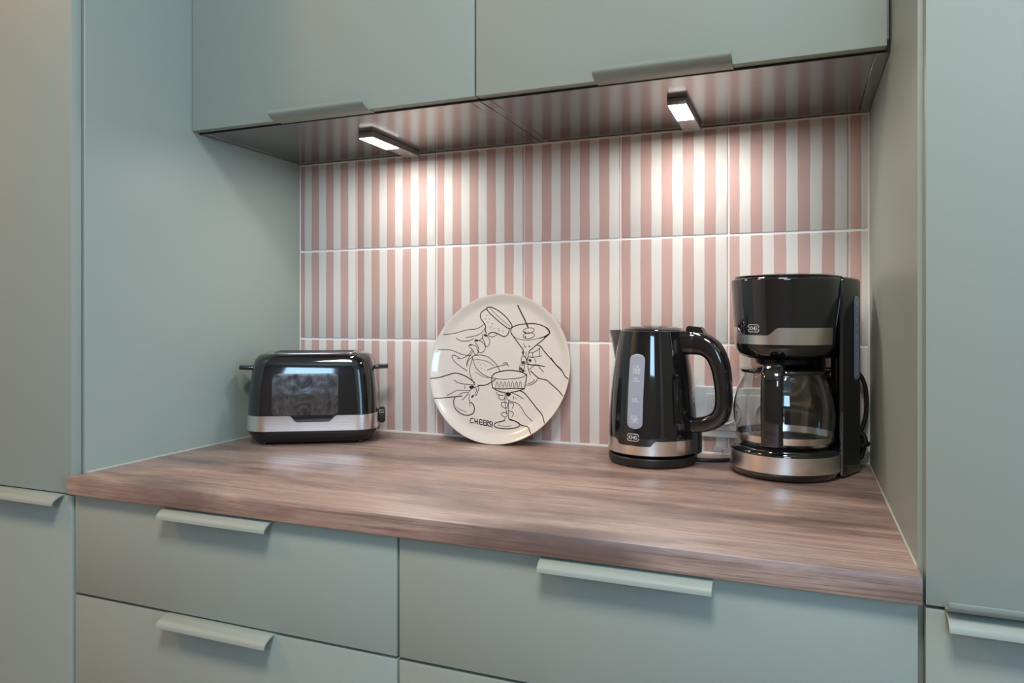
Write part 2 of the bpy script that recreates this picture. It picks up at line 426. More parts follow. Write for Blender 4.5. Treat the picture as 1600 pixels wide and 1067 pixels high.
# ------------------------------------------------------------------ under-cabinet lamps
for i, (x0, x1, lab) in enumerate(((.2355, .2685, 'lit slim LED lamp under the left wall cabinet, above the plate side'),
                                   (.8245, .8565, 'lit slim LED lamp under the right wall cabinet, above the kettle'))):
    zc = T + .6098; xm = (x0+x1)/2
    c = empty('under_cabinet_lamp', (xm, -0.115, zc)); tag(c, lab, 'lamp', 'LED lamps under the wall cabinets')
    hw = (x1-x0)/2
    box('lamp_housing', -hw, hw, -0.093, 0.092, -0.0112, 0.0, ALU, c, .0010, 2)
    box('diffuser', -hw+.0016, hw-.0016, -0.0905, 0.006, -0.0122, -0.0110, LED, c, .0004, 1)
    l = bpy.data.lights.new('lamp_light', 'AREA'); l.shape = 'RECTANGLE'; l.size = .028; l.size_y = .092; l.energy = 1.15; l.color = (1.0, .945, .875)
    lo = bpy.data.objects.new('lamp_light', l); lo.location = (0, -.042, -.0135); lo.parent = c; COL.objects.link(lo)
# left ceiling lamp and the middle one added for fill (the light itself is set at the top)
for x, y, lab in ((-1.0, -1.5, 'round white ceiling lamp at the left of the room'), (.95, -1.55, 'round white ceiling lamp added for fill in the middle of the room')):
    bm = lathe_bm([(0, 2.53), (.25, 2.53), (.26, 2.545), (.26, 2.6), (0, 2.6)], 48)
    tag(link('ceiling_lamp', bm, WHITEPL, None, (x, y, 0), 40), lab, 'lamp', 'ceiling lamps')

# ------------------------------------------------------------------ toaster
TC = (0.0858, -0.1384); TA = 0.515; TL, TW = 0.2577, 0.160
toaster = empty('toaster', (TC[0], TC[1], T+.0002), TA)
tag(toaster, 'black and steel two-slot toaster standing in the left corner of the worktop', 'toaster')
def tring(dl, z, r=.042, bulge=0.0):
    L, W = TL-dl, TW-dl; P = rrect(L, W, r, 10); out = []
    for i, (x, y) in enumerate(P): out.append((x, y, z))
    return out
def tdense(dl, r=.042, n=14, m=40):
    """rounded rectangle with many points along the long faces"""
    L, W = TL-dl, TW-dl; P = rrect(L, W, r, n); Q = []
    for a, b in zip(P, P[1:]+P[:1]):
        d = math.dist(a, b); k = max(1, int(d/.004))
        for j in range(k): Q.append((a[0]+(b[0]-a[0])*j/k, a[1]+(b[1]-a[1])*j/k))
    return Q
bm = bmesh.new()
add_loft(bm, [tring(.046, .0035, .032), tring(.030, .006, .036), tring(.016, .014), tring(.006, .023), tring(.003, .0275), tring(.004, .030)])
link('base', bm, MATTE, toaster, smooth=35)
bm = bmesh.new()
add_loft(bm, [tring(.003, .028), tring(.001, .034), tring(.002, .060), tring(.006, .100), tring(.013, .140), tring(.020, .160), tring(.026, .1695), tring(.034, .1755), tring(.046, .1795, .038), tring(.060, .1808, .034)])
link('body_shell', bm, BLACK, toaster, smooth=40)
# steel band whose upper edge dips in the middle of the front
def notch_top(x, y):
    if y > 0: return .0595
    a, b, c, d = -.041, -.027, .034, .051
    s = lambda t: t*t*(3-2*t)
    if x < a or x > d: return .0595
    if x < b: return .0595 - .0125*s((x-a)/(b-a))
    if x < c: return .0470
    return .0470 + .0125*s((x-c)/(d-c))
bm = bmesh.new(); Q = tdense(0.0, .042); lo, mi, hi, hi2 = [], [], [], []
for x, y in Q:
    k = 1.0; zt = notch_top(x, y)
    lo.append((x*1.004, y*1.006, .0295)); mi.append((x*1.004, y*1.006, .034)); hi.append((x*1.003, y*1.005, zt)); hi2.append((x*.994, y*.990, zt+.0006))
add_loft(bm, [lo, mi, hi, hi2], False, False)
link('steel_band', bm, STEEL, toaster, smooth=50)
# thin wrinkled film over the front, mottled brown tones painted into its colour
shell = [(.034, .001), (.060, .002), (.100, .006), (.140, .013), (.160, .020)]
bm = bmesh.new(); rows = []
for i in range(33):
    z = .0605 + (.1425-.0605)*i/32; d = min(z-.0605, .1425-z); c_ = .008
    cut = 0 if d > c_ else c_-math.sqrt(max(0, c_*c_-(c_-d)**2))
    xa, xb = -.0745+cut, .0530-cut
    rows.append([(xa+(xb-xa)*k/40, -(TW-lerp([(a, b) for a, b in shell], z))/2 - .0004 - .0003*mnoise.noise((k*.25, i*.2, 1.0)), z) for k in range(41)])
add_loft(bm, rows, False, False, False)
fl = link('front_film', bm, FILM, toaster, smooth=60); fl['label'] = 'thin wrinkled film on the front panel, mottled brown'
# top plate with the two toast slots
bm = bmesh.new()
add_loft(bm, [tring(.062, .1800, .033), tring(.062, .1822, .033), tring(.066, .1830, .032)])
link('top_plate', bm, CHROME, toaster, smooth=40)
for y in (-.026, .026):
    bm = bmesh.new(); add_box(bm, -.078, .078, y-.013, y+.013, .1812, .1838, .0010)
    sl = link('toast_slot', bm, MATTE, toaster, smooth=40)
# lifting bars at both ends
for s in (-1, 1):
    bm = sweep_bm([Vector((s*.112, -.004, .149)), Vector((s*.122, -.004, .1502)), Vector((s*.1305, -.004, .1506))], [(.010, .0045), (.012, .0048), (.012, .0048)], 14, square=3)
    sweep_bm(catmull([(s*.128, -.004, .1507), (s*.131, -.004, .1510), (s*.146, -.004, .1515), (s*.150, -.004, .1515)], 4), [(.010, .004)]+[(.016, .0052)]*11+[(.012, .0026)], 14, square=3, bm=bm)
    link('lever', bm, BLACK, toaster, smooth=40)
# browning dial on the right end
bm = bmesh.new()
for r, x0, x1 in ((.0130, .1255, .1300), (.0155, .1300, .1430)):
    rr = [(r*.93, x0), (r, x0+.0015), (r, x1-.002), (r*.90, x1)]
    rings = [[(x, q*cos(2*pi*k/24) - .012, .050 + q*sin(2*pi*k/24)) for k in range(24)] for q, x in rr]
    add_loft(bm, rings)
for k in range(20):
    a = 2*pi*k/20; add_box(bm, .1325, .1405, -.0123+.0157*cos(a)-.0006, -.0117+.0157*cos(a)+.0006, .0497+.0157*sin(a)-.0006, .0503+.0157*sin(a)+.0006)
link('browning_dial', bm, MATTE, toaster, smooth=35)
for x in (-.094, .094):
    for y in (-.052, .052):
        link('foot', lathe_bm([(0, 0), (.006, 0), (.0065, .001), (.006, .0055), (0, .0055)], 20), RUBBER, toaster, (x, y, 0), 40)

# ------------------------------------------------------------------ plate leaning on the tiles
PR = 0.1545; PTH = 0.19541; PH = 0.0085
plate = empty('serving_plate', (0.4533, -0.066, T+.0007)); plate.rotation_euler = (-PTH, 0, 0)
tag(plate, 'round cream plate with a black line drawing of toasting hands, leaning on the striped tiles', 'plate')
prof = [(0, -PH), (.128, -PH), (.1335, -PH+.0006), (.140, -PH+.0030), (.1475, -.0022), (.1515, -.0003), (.1538, 0), (PR, -.0010), (PR-.0004, -.0024), (.1520, -.0036), (.146, -.0066), (.139, -.0108), (.132, -.0122), (.126, -.0126), (0, -.0126)]
bm = lathe_bm(prof, 128)          # axis z -> turned to face the room
for v in bm.verts: x, y, z = v.co; v.co = (x, -z, PR + y)
link('plate_body', bm, CERAMIC, plate, smooth=60)
STROKES = """1.7:-365,1261,-274,1269,-125,1209,66,1073,202,922,225,856,183,822,120,838,-31,938,-184,1056,-301,1149,-366,1226,-365,1261
0.8:-300,1252,-212,1175,-76,1056,57,955,180,864
1.7:-363,1243,-468,1184,-507,1107,-482,1022,-410,937,-368,869,-364,784,-340,717
1.7:175,822,156,722,116,671,55,654,-28,687,-102,719,-194,739,-264,718,-298,684
1.1:-278,667,-204,643,-117,677,-93,711
0.9:-378,1095,-357,1083
0.9:-330,959,-309,947
0.9:-219,926,-198,914
0.9:-266,841,-245,829
0.9:-174,825,-153,813
0.9:-84,825,-63,814
0.9:28,767,48,756
0.9:-309,1027,-288,1015
0.9:-72,783,-51,772
0.9:-241,875,-221,863
0.9:-391,1027,-370,1015
1.1:-1298,670,-1224,683,-1075,710,-911,755,-747,795,-600,805,-494,843,-425,894,-399,911
1.1:-796,619,-660,646,-534,681,-430,742,-382,818
1.1:-1029,616,-949,566,-836,545,-707,561,-619,604
1.1:-426,699,-420,632,-377,548,-333,465,-312,432,-261,466,-240,533,-263,600,-314,667
3.8:-374,680,-329,667
1.1:-588,562,-565,512,-515,462,-480,379,-474,312,-393,322,-335,381,-351,465,-412,531,-487,564,-562,580
3.4:-574,573,-524,560
1.1:-720,459,-694,417,-636,384,-573,293,-534,260,-492,303,-507,378,-550,445,-625,469,-690,476
2.4:-699,469,-653,467
1.1:-487,564,-401,624
1.1:-1400,354,-1192,358,-1078,343,-942,294,-809,255,-642,241
1.1:-635,376,-683,291,-768,213,-858,186,-950,176
1.1:-597,351,-661,258,-715,139,-724,38
1.1:-895,185,-992,234,-1068,241,-1082,198,-1018,115,-899,33,-762,-47,-704,-75
1.1:-604,188,-601,232,-536,251,-389,257,-239,213,-85,99,16,-31,45,-80
1.1:-604,188,-514,4,-356,-126,-205,-194,-131,-212
1.1:-604,188,-651,-33,-606,-200,-499,-365
1.7:-426,-369,-263,-356,-125,-285,-57,-233
0.8:-572,155,-454,165,-268,128,-116,48
1.1:-253,-49,-78,16,186,83
1.1:88,104,173,112,186,83,214,37
0.8:-505,-96,-351,-176,-203,-211
1.1:-718,16,-708,101,-669,170,-600,222
0.8:-475,110,-460,100
0.8:-416,61,-400,51
0.8:-364,96,-349,86
0.8:-305,47,-290,37
0.8:-392,-6,-376,-16
0.8:-316,-37,-301,-47
1.7:-1571,-285,-1368,-245,-1158,-181,-991,-133,-862,-146,-709,-196,-598,-259,-509,-322
1.1:-988,-272,-909,-321,-779,-351,-631,-355,-516,-361
3.6:-612,-406,-534,-395
3.2:-604,-425,-546,-422
1.1:-733,-387,-724,-444
1.1:-1116,-603,-1015,-551,-893,-485,-767,-484,-620,-478
1.1:-842,-582,-782,-542,-658,-522
1.7:-1434,-664,-1345,-680,-1218,-665,-1070,-639,-944,-625,-777,-602
1.1:-769,-684,-711,-634,-636,-536,-599,-478,-512,-408
1.1:-511,-417,-420,-386,-417,-471,-446,-566,-476,-577
1.1:-500,-426,-451,-462,-488,-558
3.0:-549,-618,-517,-578
1.1:-613,-554,-603,-667,-570,-807
1.7:-932,-634,-956,-720,-911,-851,-808,-941,-678,-987,-574,-985,-485,-934,-468,-849,-501,-766,-567,-718
0.8:-883,-821,-792,-883,-642,-923
1.7:206,756,226,839,363,898,571,924,779,917,972,844,1045,763,1000,681,850,630
0.8:850,630,595,586,385,608,238,689,206,756
2.6:972,844,1036,779,1039,722,942,656
1.7:208,739,295,632,429,477,505,396
1.7:1047,730,936,615,775,482,637,358
1.1:716,802,707,773,668,746,611,730,549,728,501,741,479,765,489,795,528,821,586,838,647,839,694,826,716,802
1.1:727,696,718,663,679,634,620,617,557,615,507,630,484,658,493,690,533,719,592,737,655,738,704,723,727,696
2.2:517,755,531,745
2.2:531,656,545,650
2.2:324,1300,395,1174,495,1007,582,841
1.1:505,396,523,266,569,234
1.1:578,348,577,234
1.1:637,358,621,235,617,170
3.0:508,360,508,306
4.6:521,132,543,123
4.2:656,179,684,168
1.1:497,265,479,167,520,70,578,104,590,186,532,266
1.1:467,85,449,-13,486,-45
1.1:565,55,545,-35
1.1:621,235,598,186,620,121,682,90,836,86,991,58
1.1:769,198,799,134
1.1:631,333,716,335,816,385,863,435
1.1:718,318,723,245
1.1:629,243,758,238,908,274
1.1:864,419,859,256
0.8:497,511,523,501
1.4:526,462,562,443
2.0:630,464,643,454
1.7:791,491,879,460,953,372,1079,245,1205,120,1362,-11
1.7:1113,230,1238,85,1359,-21,1441,-128,1520,-183
1.1:632,126,640,14,699,-123
1.1:625,-329,723,-316,816,-258,860,-183
1.1:662,-291,739,-270,793,-213
1.1:652,-23,754,64
1.7:703,-40,786,-111,889,-182,1046,-213,1167,-301,1327,-422,1427,-517
1.1:851,75,915,3,977,-50
1.1:594,97,714,81,851,75,979,57
1.1:459,47,455,-28,507,-64,585,-43
3.6:514,-27,545,-41
3.4:481,13,495,-9
1.7:-139,-178,-73,-109,85,-58,285,-39,487,-65,620,-117
1.1:620,-117,496,-180,299,-210,58,-224,-106,-205,-139,-178
1.7:-139,-178,-130,-290,-99,-411
1.7:620,-126,611,-265,591,-395
1.7:-99,-411,114,-422,373,-399,591,-395
1.7:-46,-438,79,-479,181,-494
1.7:591,-399,437,-456,300,-484
0.9:-33,-396,-25,-302,-10,-283,9,-314,27,-394
0.9:51,-393,60,-299,75,-280,93,-311,112,-391
0.9:136,-390,145,-296,159,-277,178,-308,196,-387
0.9:220,-387,229,-293,244,-274,262,-305,280,-384
0.9:304,-383,313,-290,327,-271,346,-302,364,-381
0.9:388,-380,397,-287,411,-268,429,-299,447,-378
0.9:471,-377,480,-284,494,-265,512,-296,530,-375
4.6:212,-511,293,-521
4.2:228,-539,276,-540
1.1:206,-558,230,-613,314,-664,455,-695,560,-782,648,-905,803,-1033
1.1:310,-489,443,-530,587,-607
1.1:366,-561,380,-615
1.1:417,-586,429,-608
1.1:181,-503,196,-688,240,-870,244,-916
1.1:270,-657,277,-832,298,-1014
1.1:-11,-492,23,-538,125,-552,144,-542
1.1:54,-546,48,-602,112,-645,171,-624,186,-559
1.1:127,-700,121,-756,185,-799,245,-797,247,-704,176,-689,127,-700
1.1:134,-913,157,-957,239,-981,265,-924,202,-891,134,-913
1.1:276,-694,366,-699,381,-753,354,-801
1.1:289,-850,381,-882,393,-918,367,-965
1.7:485,-436,598,-487,724,-610,871,-767,1006,-905,1087,-1059
1.7:215,-1055,49,-1101,-8,-1150,57,-1201,277,-1212,472,-1178,547,-1128,504,-1076,362,-1029,302,-1014
0.8:73,-1146,234,-1168,371,-1147
1.1:221,-1000,205,-1056
1.7:323,-1031,463,-1060,566,-1118,724,-1154,767,-1206,821,-1283
!1.7:-475,-1049,-523,-1048,-543,-1096,-523,-1136,-468,-1129
!1.7:-444,-1053,-422,-1141
!1.7:-385,-1061,-367,-1150
!1.7:-433,-1101,-375,-1105
!1.7:-278,-1069,-330,-1066,-320,-1154,-262,-1159
!1.7:-324,-1112,-278,-1113
!1.7:-200,-1074,-249,-1071,-235,-1163,-184,-1169
!1.7:-241,-1117,-201,-1118
!1.7:-163,-1177,-179,-1084,-143,-1078,-133,-1105,-169,-1128,-118,-1180
!1.7:-73,-1089,-105,-1095,-107,-1124,-77,-1145,-78,-1178,-113,-1187
!1.7:-44,-1100,-49,-1161
!1.7:-53,-1187,-50,-1195"""
def on_plate(u, v):
    r = math.hypot(u, v); top = [(0, -PH), (.128, -PH), (.1335, -PH+.0006), (.140, -PH+.0030), (.1475, -.0022), (.1515, -.0003), (.1538, 0)]
    return (u, -(lerp(top, r) + .00025), PR + v)
art = bmesh.new(); let = bmesh.new()
def clip(pp, lim=.1525):
    out = []
    for k, (a, b) in enumerate(pp):
        if math.hypot(a, b) <= lim: out.append((a, b)); continue
        for n in (k-1, k+1):           # run the stroke up to the rim only
            if 0 <= n < len(pp) and math.hypot(*pp[n]) <= lim:
                t = 0.0
                while t < 1 and math.hypot(a+(pp[n][0]-a)*t, b+(pp[n][1]-b)*t) > lim: t += .02
                out.append((a+(pp[n][0]-a)*t, b+(pp[n][1]-b)*t))
    return out
def blob(bm, p, q, w):                 # a painted finger nail or dot
    c = ((p[0]+q[0])/2, (p[1]+q[1])/2); d = Vector((q[0]-p[0], q[1]-p[1])); L = d.length/2 + w*.36; d.normalize()
    bm.faces.new([bm.verts.new(on_plate(c[0]+d.x*L*cos(a)-d.y*w*.5*sin(a), c[1]+d.y*L*cos(a)+d.x*w*.5*sin(a))) for a in (2*pi*k/16 for k in range(16))])
for ln in STROKES.split():
    lt = ln[0] == '!'; wd, pts = ln.lstrip('!').split(':'); q = [int(k)*1e-4 for k in pts.split(',')]; wd = float(wd)
    pp = clip(list(zip(q[0::2], q[1::2])))
    if not lt and wd >= 2 and len(pp) == 2: blob(art, pp[0], pp[1], wd*.00135)
    else: ribbon(let if lt else art, pp, wd*(.00122 if lt else .00118), on_plate, sub=5)
link('drawing', art, INK, plate); link('lettering', let, INK, plate)

# ------------------------------------------------------------------ kettle on its power base
KX, KY = 0.7815, -0.104
kb = empty('power_base', (KX, KY, T), R(-11)); tag(kb, 'round black power base underneath the kettle, with its cord', 'power base')
link('base_disc', lathe_bm([(0, 0.0008), (.072, .0008), (.0745, .002), (.0768, .008), (.0773, .0145), (.0758, .0165), (0, .0165)], 72), MATTE, kb, smooth=35)
link('connector', lathe_bm([(0, .0165), (.018, .0165), (.018, .0190), (0, .0190)], 32), MATTE, kb, smooth=35)
def wl(x, y, z, o, rz): x -= o[0]; y -= o[1]; c_, s_ = cos(-rz), sin(-rz); return (x*c_-y*s_, x*s_+y*c_, z)
kcord = [wl(*p, (KX, KY), R(-11)) for p in ((.853, -.093, .0060), (.872, -.090, .0048), (.895, -.078, .0042), (.925, -.052, .0042), (.945, -.036, .0042), (.960, -.022, .0042), (.966, -.010, .0042))]
tube('cord', kcord, .0036, MATTE, kb)
bm = bmesh.new(); add_box(bm, -.016, .016, -.0012, .0012, -.0042, .0042, .0008)
tg = link('cord_tag', bm, CLEARTAG, kb, wl(.897, -.052, .0185, (KX, KY), R(-11)), 40); tg['label'] = 'small clear plastic tag on the cord'
bm = bmesh.new(); add_box(bm, -.0012, .0012, -.0010, .0010, -.0145, .0005)
link('tag_stem', bm, CLEARTAG, tg)

kettle = empty('kettle', (KX, KY, T+.0190), R(-11)); K0 = .0190
tag(kettle, 'glossy black electric kettle with a milky water gauge and a steel band, on its base', 'kettle')
KP = [(.0190, .0745), (.0215, .0772), (.050, .0772), (.085, .0758), (.123, .0727), (.160, .0684), (.195, .0634), (.222, .0588), (.2310, .0570)]
def kr(z): return lerp(KP, z)
kp = []
for i in range(len(KP)-1):
    for t in (0, .25, .5, .75): kp.append((KP[i][1]*(1-t)+KP[i+1][1]*t, KP[i][0]*(1-t)+KP[i+1][0]*t - K0))
kp += [(.0570, .2310-K0), (.0552, .2318-K0), (.0545, .2295-K0), (0, .2295-K0)]
link('body', lathe_bm([(0, .0002), (.060, .0002)]+kp, 96), BLACK, kettle, smooth=40)
def wrap(r0, z, az0, eps):               # strip coordinates (u, z) -> cylinder-like wall
    return lambda u, v: ((r0(z+v)+eps)*cos(az0+u/r0(z+v)), (r0(z+v)+eps)*sin(az0+u/r0(z+v)), z+v-K0)
def band(name, rf, zlo, ztop, azs, parent, eps, zoff, m):
    bm = bmesh.new(); rows = []
    for a in azs:
        zt = ztop(a)
        rows.append([((rf(z)+e)*cos(a), (rf(z)+e)*sin(a), z-zoff) for z, e in ((zlo, -.0004), (zlo+.0003, eps), ((zlo+zt)/2, eps), (zt-.0003, eps), (zt, -.0004))])
    full = abs(azs[-1]-azs[0]) > 2*pi-.05
    add_loft(bm, rows, False, False, False)
    if full:
        pass
    return link(name, bm, m, parent, smooth=50)
def dip(az, a, b, c, d, hi, lo):
    s = lambda t: t*t*(3-2*t)
    if az <= a or az >= d: return hi
    if az < b: return hi + (lo-hi)*s((az-a)/(b-a))
    if az <= c: return lo
    return lo + (hi-lo)*s((az-c)/(d-c))
# local azimuth: handle = 0, gauge about -90 deg
azs = [R(-180 + i*2) for i in range(181)]
band('steel_band', kr, .0222, lambda a: dip(math.degrees(a), -122.5, -113, -72, -64, .0470, .0380), azs, kettle, .0006, K0, STEEL)
# water gauge: a rounded upright window
bm = bmesh.new(); ga = R(-91); hw = .0138; z0, z1 = .0655, .1935; rows = []
for i in range(41):
    z = z0 + (z1-z0)*i/40; d = min(z-z0, z1-z); wv = hw if d > hw*.8 else hw*math.sqrt(max(0, 1-(1-d/(hw*.8))**2))*1.0
    wv = max(wv, .0003)
    f = wrap(kr, z, ga, .0007 if 0 < i < 40 else -.0003)
    rows.append([f(wv*k/6, 0) for k in range(-6, 7)])
add_loft(bm, rows, False, False, False)
gauge = link('water_gauge', bm, GAUGE, kettle, smooth=60)
F = wrap(kr, 0, ga, .0010)
for s, z, h in (('1.7L', .1675, .0052), ('MAX', .1612, .0046), ('1.5L', .1475, .0046), ('1.0L', .1135, .0046), ('0.5L', .0840, .0046), ('MIN', .0784, .0042)):
    bm = bmesh.new(); text(bm, s, 0, z, h, .0008, F)
    ribbon(bm, [(-.0070, z-.0014), (.0070, z-.0014)], .0007, F, smooth=False); link('gauge_mark', bm, PRINT_W, gauge)
bm = bmesh.new(); logo(bm, 0, .0520, .0205, .0118, wrap(kr, 0, R(-93), .0006), .0009)
link('brand_logo', bm, PRINT_W, kettle)
# lid
lid = link('lid', lathe_bm([(.0540, .2300-K0), (.0545, .2325-K0), (.0525, .2345-K0), (.040, .2385-K0), (.020, .2405-K0), (0, .2410-K0)], 64), BLACK, kettle, smooth=50)
# pouring spout
bm = bmesh.new(); rings = []
for z, tip, base, wd in ((.158, .0692, .060, .004), (.175, .0712, .058, .012), (.195, .0750, .055, .019), (.215, .0795, .052, .025), (.2316, .0835, .049, .029)):
    rings.append([(-base, wd, z-K0), (-(base+(tip-base)*.55), wd*.62, z-K0), (-(tip-.0012), .0035, z-K0), (-tip, 0, z-K0), (-(tip-.0012), -.0035, z-K0), (-(base+(tip-base)*.55), -wd*.62, z-K0), (-base, -wd, z-K0), (-(base-.004), 0, z-K0)])
vr = add_loft(bm, rings, True, False)
top = rings[-1]; cx = sum(p[0] for p in top)/8
inn = [bm.verts.new((cx + (p[0]-cx)*.86, p[1]*.86, p[2])) for p in top]; low = [bm.verts.new((cx + (p[0]-cx)*.6, p[1]*.6, p[2]-.022)) for p in top]
for ra, rb in ((vr[-1], inn), (inn, low)):
    for i in range(8): bm.faces.new((ra[i], ra[(i+1) % 8], rb[(i+1) % 8], rb[i]))
bm.faces.new(low); link('spout', bm, BLACK, kettle, smooth=40)
# handle loop
hp = [(.046, .2110), (.062, .2115), (.080, .2105), (.098, .2050), (.113, .1900), (.1225, .1640), (.1270, .1300), (.1265, .1060), (.1210, .0885), (.1070, .0775), (.0880, .0715), (.0700, .0690)]
ht = [.0210, .0215, .0200, .0180, .0155, .0142, .0136, .0134, .0140, .0138, .0132, .0130]
path = catmull([(r, 0, z-K0) for r, z in hp], 6)
rad = []
for i in range(len(path)):
    t = i/6; k = min(int(t), len(ht)-2); f = t-k; rad.append((.0165 if i > 10 else .0185, ht[k]*(1-f)+ht[k+1]*f))
link('handle', sweep_bm(path, rad, 20, square=3.2), BLACK, kettle, smooth=50)
gp = catmull([(r, 0, z-K0) for r, z in ((.088, .2285), (.104, .2215), (.1200, .2080), (.1310, .1860), (.1365, .1600), (.1380, .1300), (.1375, .1030), (.1310, .0800))], 6)
link('handle_trim', sweep_bm(gp, (.0110, .0016), 12, square=3.5), MATTE, kettle, smooth=50)
bm = bmesh.new()
add_loft(bm, [[(.062, -.010, .228-K0), (.100, -.010, .218-K0), (.100, .010, .218-K0), (.062, .010, .228-K0)], [(.066, -.009, .2405-K0), (.090, -.009, .2380-K0), (.090, .009, .2380-K0), (.066, .009, .2405-K0)]])
bmesh.ops.bevel(bm, geom=bm.edges[:], offset=.0015, segments=2, affect='EDGES')
link('lid_button', bm, BLACK, kettle, smooth=40)
bm = bmesh.new(); add_box(bm, .070, .0865, -.012, .012, .0215-K0, .064-K0, .003, 3)
link('handle_foot', bm, MATTE, kettle, smooth=40)

# ------------------------------------------------------------------ coffee maker
CX, CY = 1.0012, -0.122; CA = R(-24)
cm = empty('coffee_maker', (CX, CY, T+.0002), CA)
tag(cm, 'tall black drip coffee maker with steel bands, near the right wall of the niche', 'coffee maker')
def dring(r, z, yb=.095, rc=.010, n=36, xr=None):
    """D outline: half round towards the front, straight sides to the back"""
    P = [(r*cos(R(180+180*i/n)), r*sin(R(180+180*i/n)), z) for i in range(n+1)]
    for i in range(5): a = R(90*i/4); P.append((r-rc+rc*cos(a), yb-rc+rc*sin(a), z))
    for i in range(5): a = R(90+90*i/4); P.append((-(r-rc)+rc*cos(a), yb-rc+rc*sin(a), z))
    return P
BR = .0850
bm = lathe_bm([(0, .0015), (.0775, .0015), (.0815, .0045), (.0840, .0105), (BR, .013), (BR, .0400), (.0838, .0435), (.0800, .0468), (.0765, .0478), (.070, .0470), (0, .0470)], 96)
add_box(bm, -.050, .0800, .03, .09, .002, .046, .004)
link('base', bm, BLACK, cm, smooth=40)
link('hot_plate', lathe_bm([(0, .0470), (.0665, .0470), (.068, .0478), (.066, .0486), (0, .0486)], 64), MATTE, cm, smooth=35)
band('base_band', lambda z: BR, .0130, lambda a: .0395, [R(-205+i*2.5) for i in range(95)], cm, .0008, 0, STEEL)
for x, y in ((-.05, -.045), (.05, -.045), (-.03, .07), (.065, .07)):
    link('foot', lathe_bm([(0, 0), (.006, 0), (.006, .0025), (0, .0025)], 16), RUBBER, cm, (x, y, 0), 40)
# water tank column
bm = bmesh.new()
tx0, tx1, ty0, ty1 = -.046, .0875, .018, .095
def tank_ring(ins, z):
    x0, x1, y1, y0 = tx0+ins, tx1-ins, ty1-ins, ty0+ins; Rr = .0836 + ins; rc = .009
    a1 = math.acos(min(1, (x1-.0035)/Rr)); P = [(x1-.0035, y0), (x1-.001, y0+.001), (x1, y0+.0035)]
    for i in range(7): a = R(90*i/6); P.append((x1-rc+rc*cos(a), y1-rc+rc*sin(a)))
    for i in range(7): a = R(90+90*i/6); P.append((x0+rc+rc*cos(a), y1-rc+rc*sin(a)))
    a0 = math.acos(x0/Rr); b0 = math.asin(y0/Rr)
    for i in range(25): a = a0 + (b0-a0)*i/24; P.append((Rr*cos(a), Rr*sin(a)))
    return [(x, y, z) for x, y in P]
rings = [tank_ring(i, z) for i, z in ((.003, .002), (.001, .004), (0, .007), (0, .3135), (.0012, .3165), (.0040, .3185))]
add_loft(bm, rings); link('water_tank', bm, BLACK, cm, smooth=40)
# brewing head
bm = bmesh.new()
add_loft(bm, [dring(r, z, .090) for r, z in ((.046, .1870), (.060, .1885), (.069, .1925), (.0745, .1985), (.0770, .2060), (.0780, .2120), (.0792, .2400), (.0820, .2800), (.0842, .3120), (.0842, .3150), (.0825, .3172), (.0790, .3182))])
head = link('brewing_head', bm, BLACK, cm, smooth=40)
bm = bmesh.new()
add_loft(bm, [dring(r, z, yb) for r, z, yb in ((.0770, .3180, .045), (.0785, .3196, .046), (.0780, .3212, .0455), (.0740, .3224, .042), (.060, .3234, .034))])
link('lid', bm, BLACK, cm, smooth=40)
hr = lambda z: lerp([(.206, .0770), (.212, .0780), (.240, .0792), (.28, .0820), (.312, .0842)], z)
band('head_band', hr, .2120, lambda a: dip(math.degrees(a), -129, -116, -84, -70, .2390, .2270), [R(-178+i*2) for i in range(89)], cm, .0006, 0, STEEL)
bm = bmesh.new(); r_ = hr(.225)
F = lambda u, v: ((hr(v)+.0008)*cos(R(-100)+u/hr(v)), (hr(v)+.0008)*sin(R(-100)+u/hr(v)), v)
logo(bm, 0, .2375, .0200, .0112, F, .0009); link('brand_logo', bm, PRINT_W, cm)
link('filter_outlet', lathe_bm([(0, .1765), (.036, .1765), (.044, .1795), (.047, .1890), (0, .1890)], 40), MATTE, cm, smooth=40)
# level gauge on the right side of the tank
bm = bmesh.new(); z0, z1, ym, hw = .152, .291, .0700, .0115; rows = []
for i in range(41):
    z = z0+(z1-z0)*i/40; d = min(z-z0, z1-z); wv = hw if d > hw else hw*math.sqrt(max(.001, 1-(1-d/hw)**2)); e = .0010 if 0 < i < 40 else -.0005
    rows.append([(tx1+e, ym+wv*k, z) for k in (-1, -.5, 0, .5, 1)])
add_loft(bm, rows, False, False, False); lg = link('level_gauge', bm, GAUGE2, cm, smooth=60)
F = lambda u, v: (tx1+.0014, ym+u, v)
for i, s in enumerate(('2', '4', '6', '8', '10')):
    z = .168 + i*.0275; bm = bmesh.new()
    text(bm, s, 0, z-.0046, .0046, .0009, F); ribbon(bm, [(-.0050, z+.0016), (.0050, z+.0016)], .0010, F, smooth=False)
    link('gauge_mark', bm, PRINT_W, lg)
    if i < 4: bm = bmesh.new(); ribbon(bm, [(-.0028, z+.0145), (.0028, z+.0145)], .0010, F, smooth=False); link('gauge_mark', bm, PRINT_W, lg)
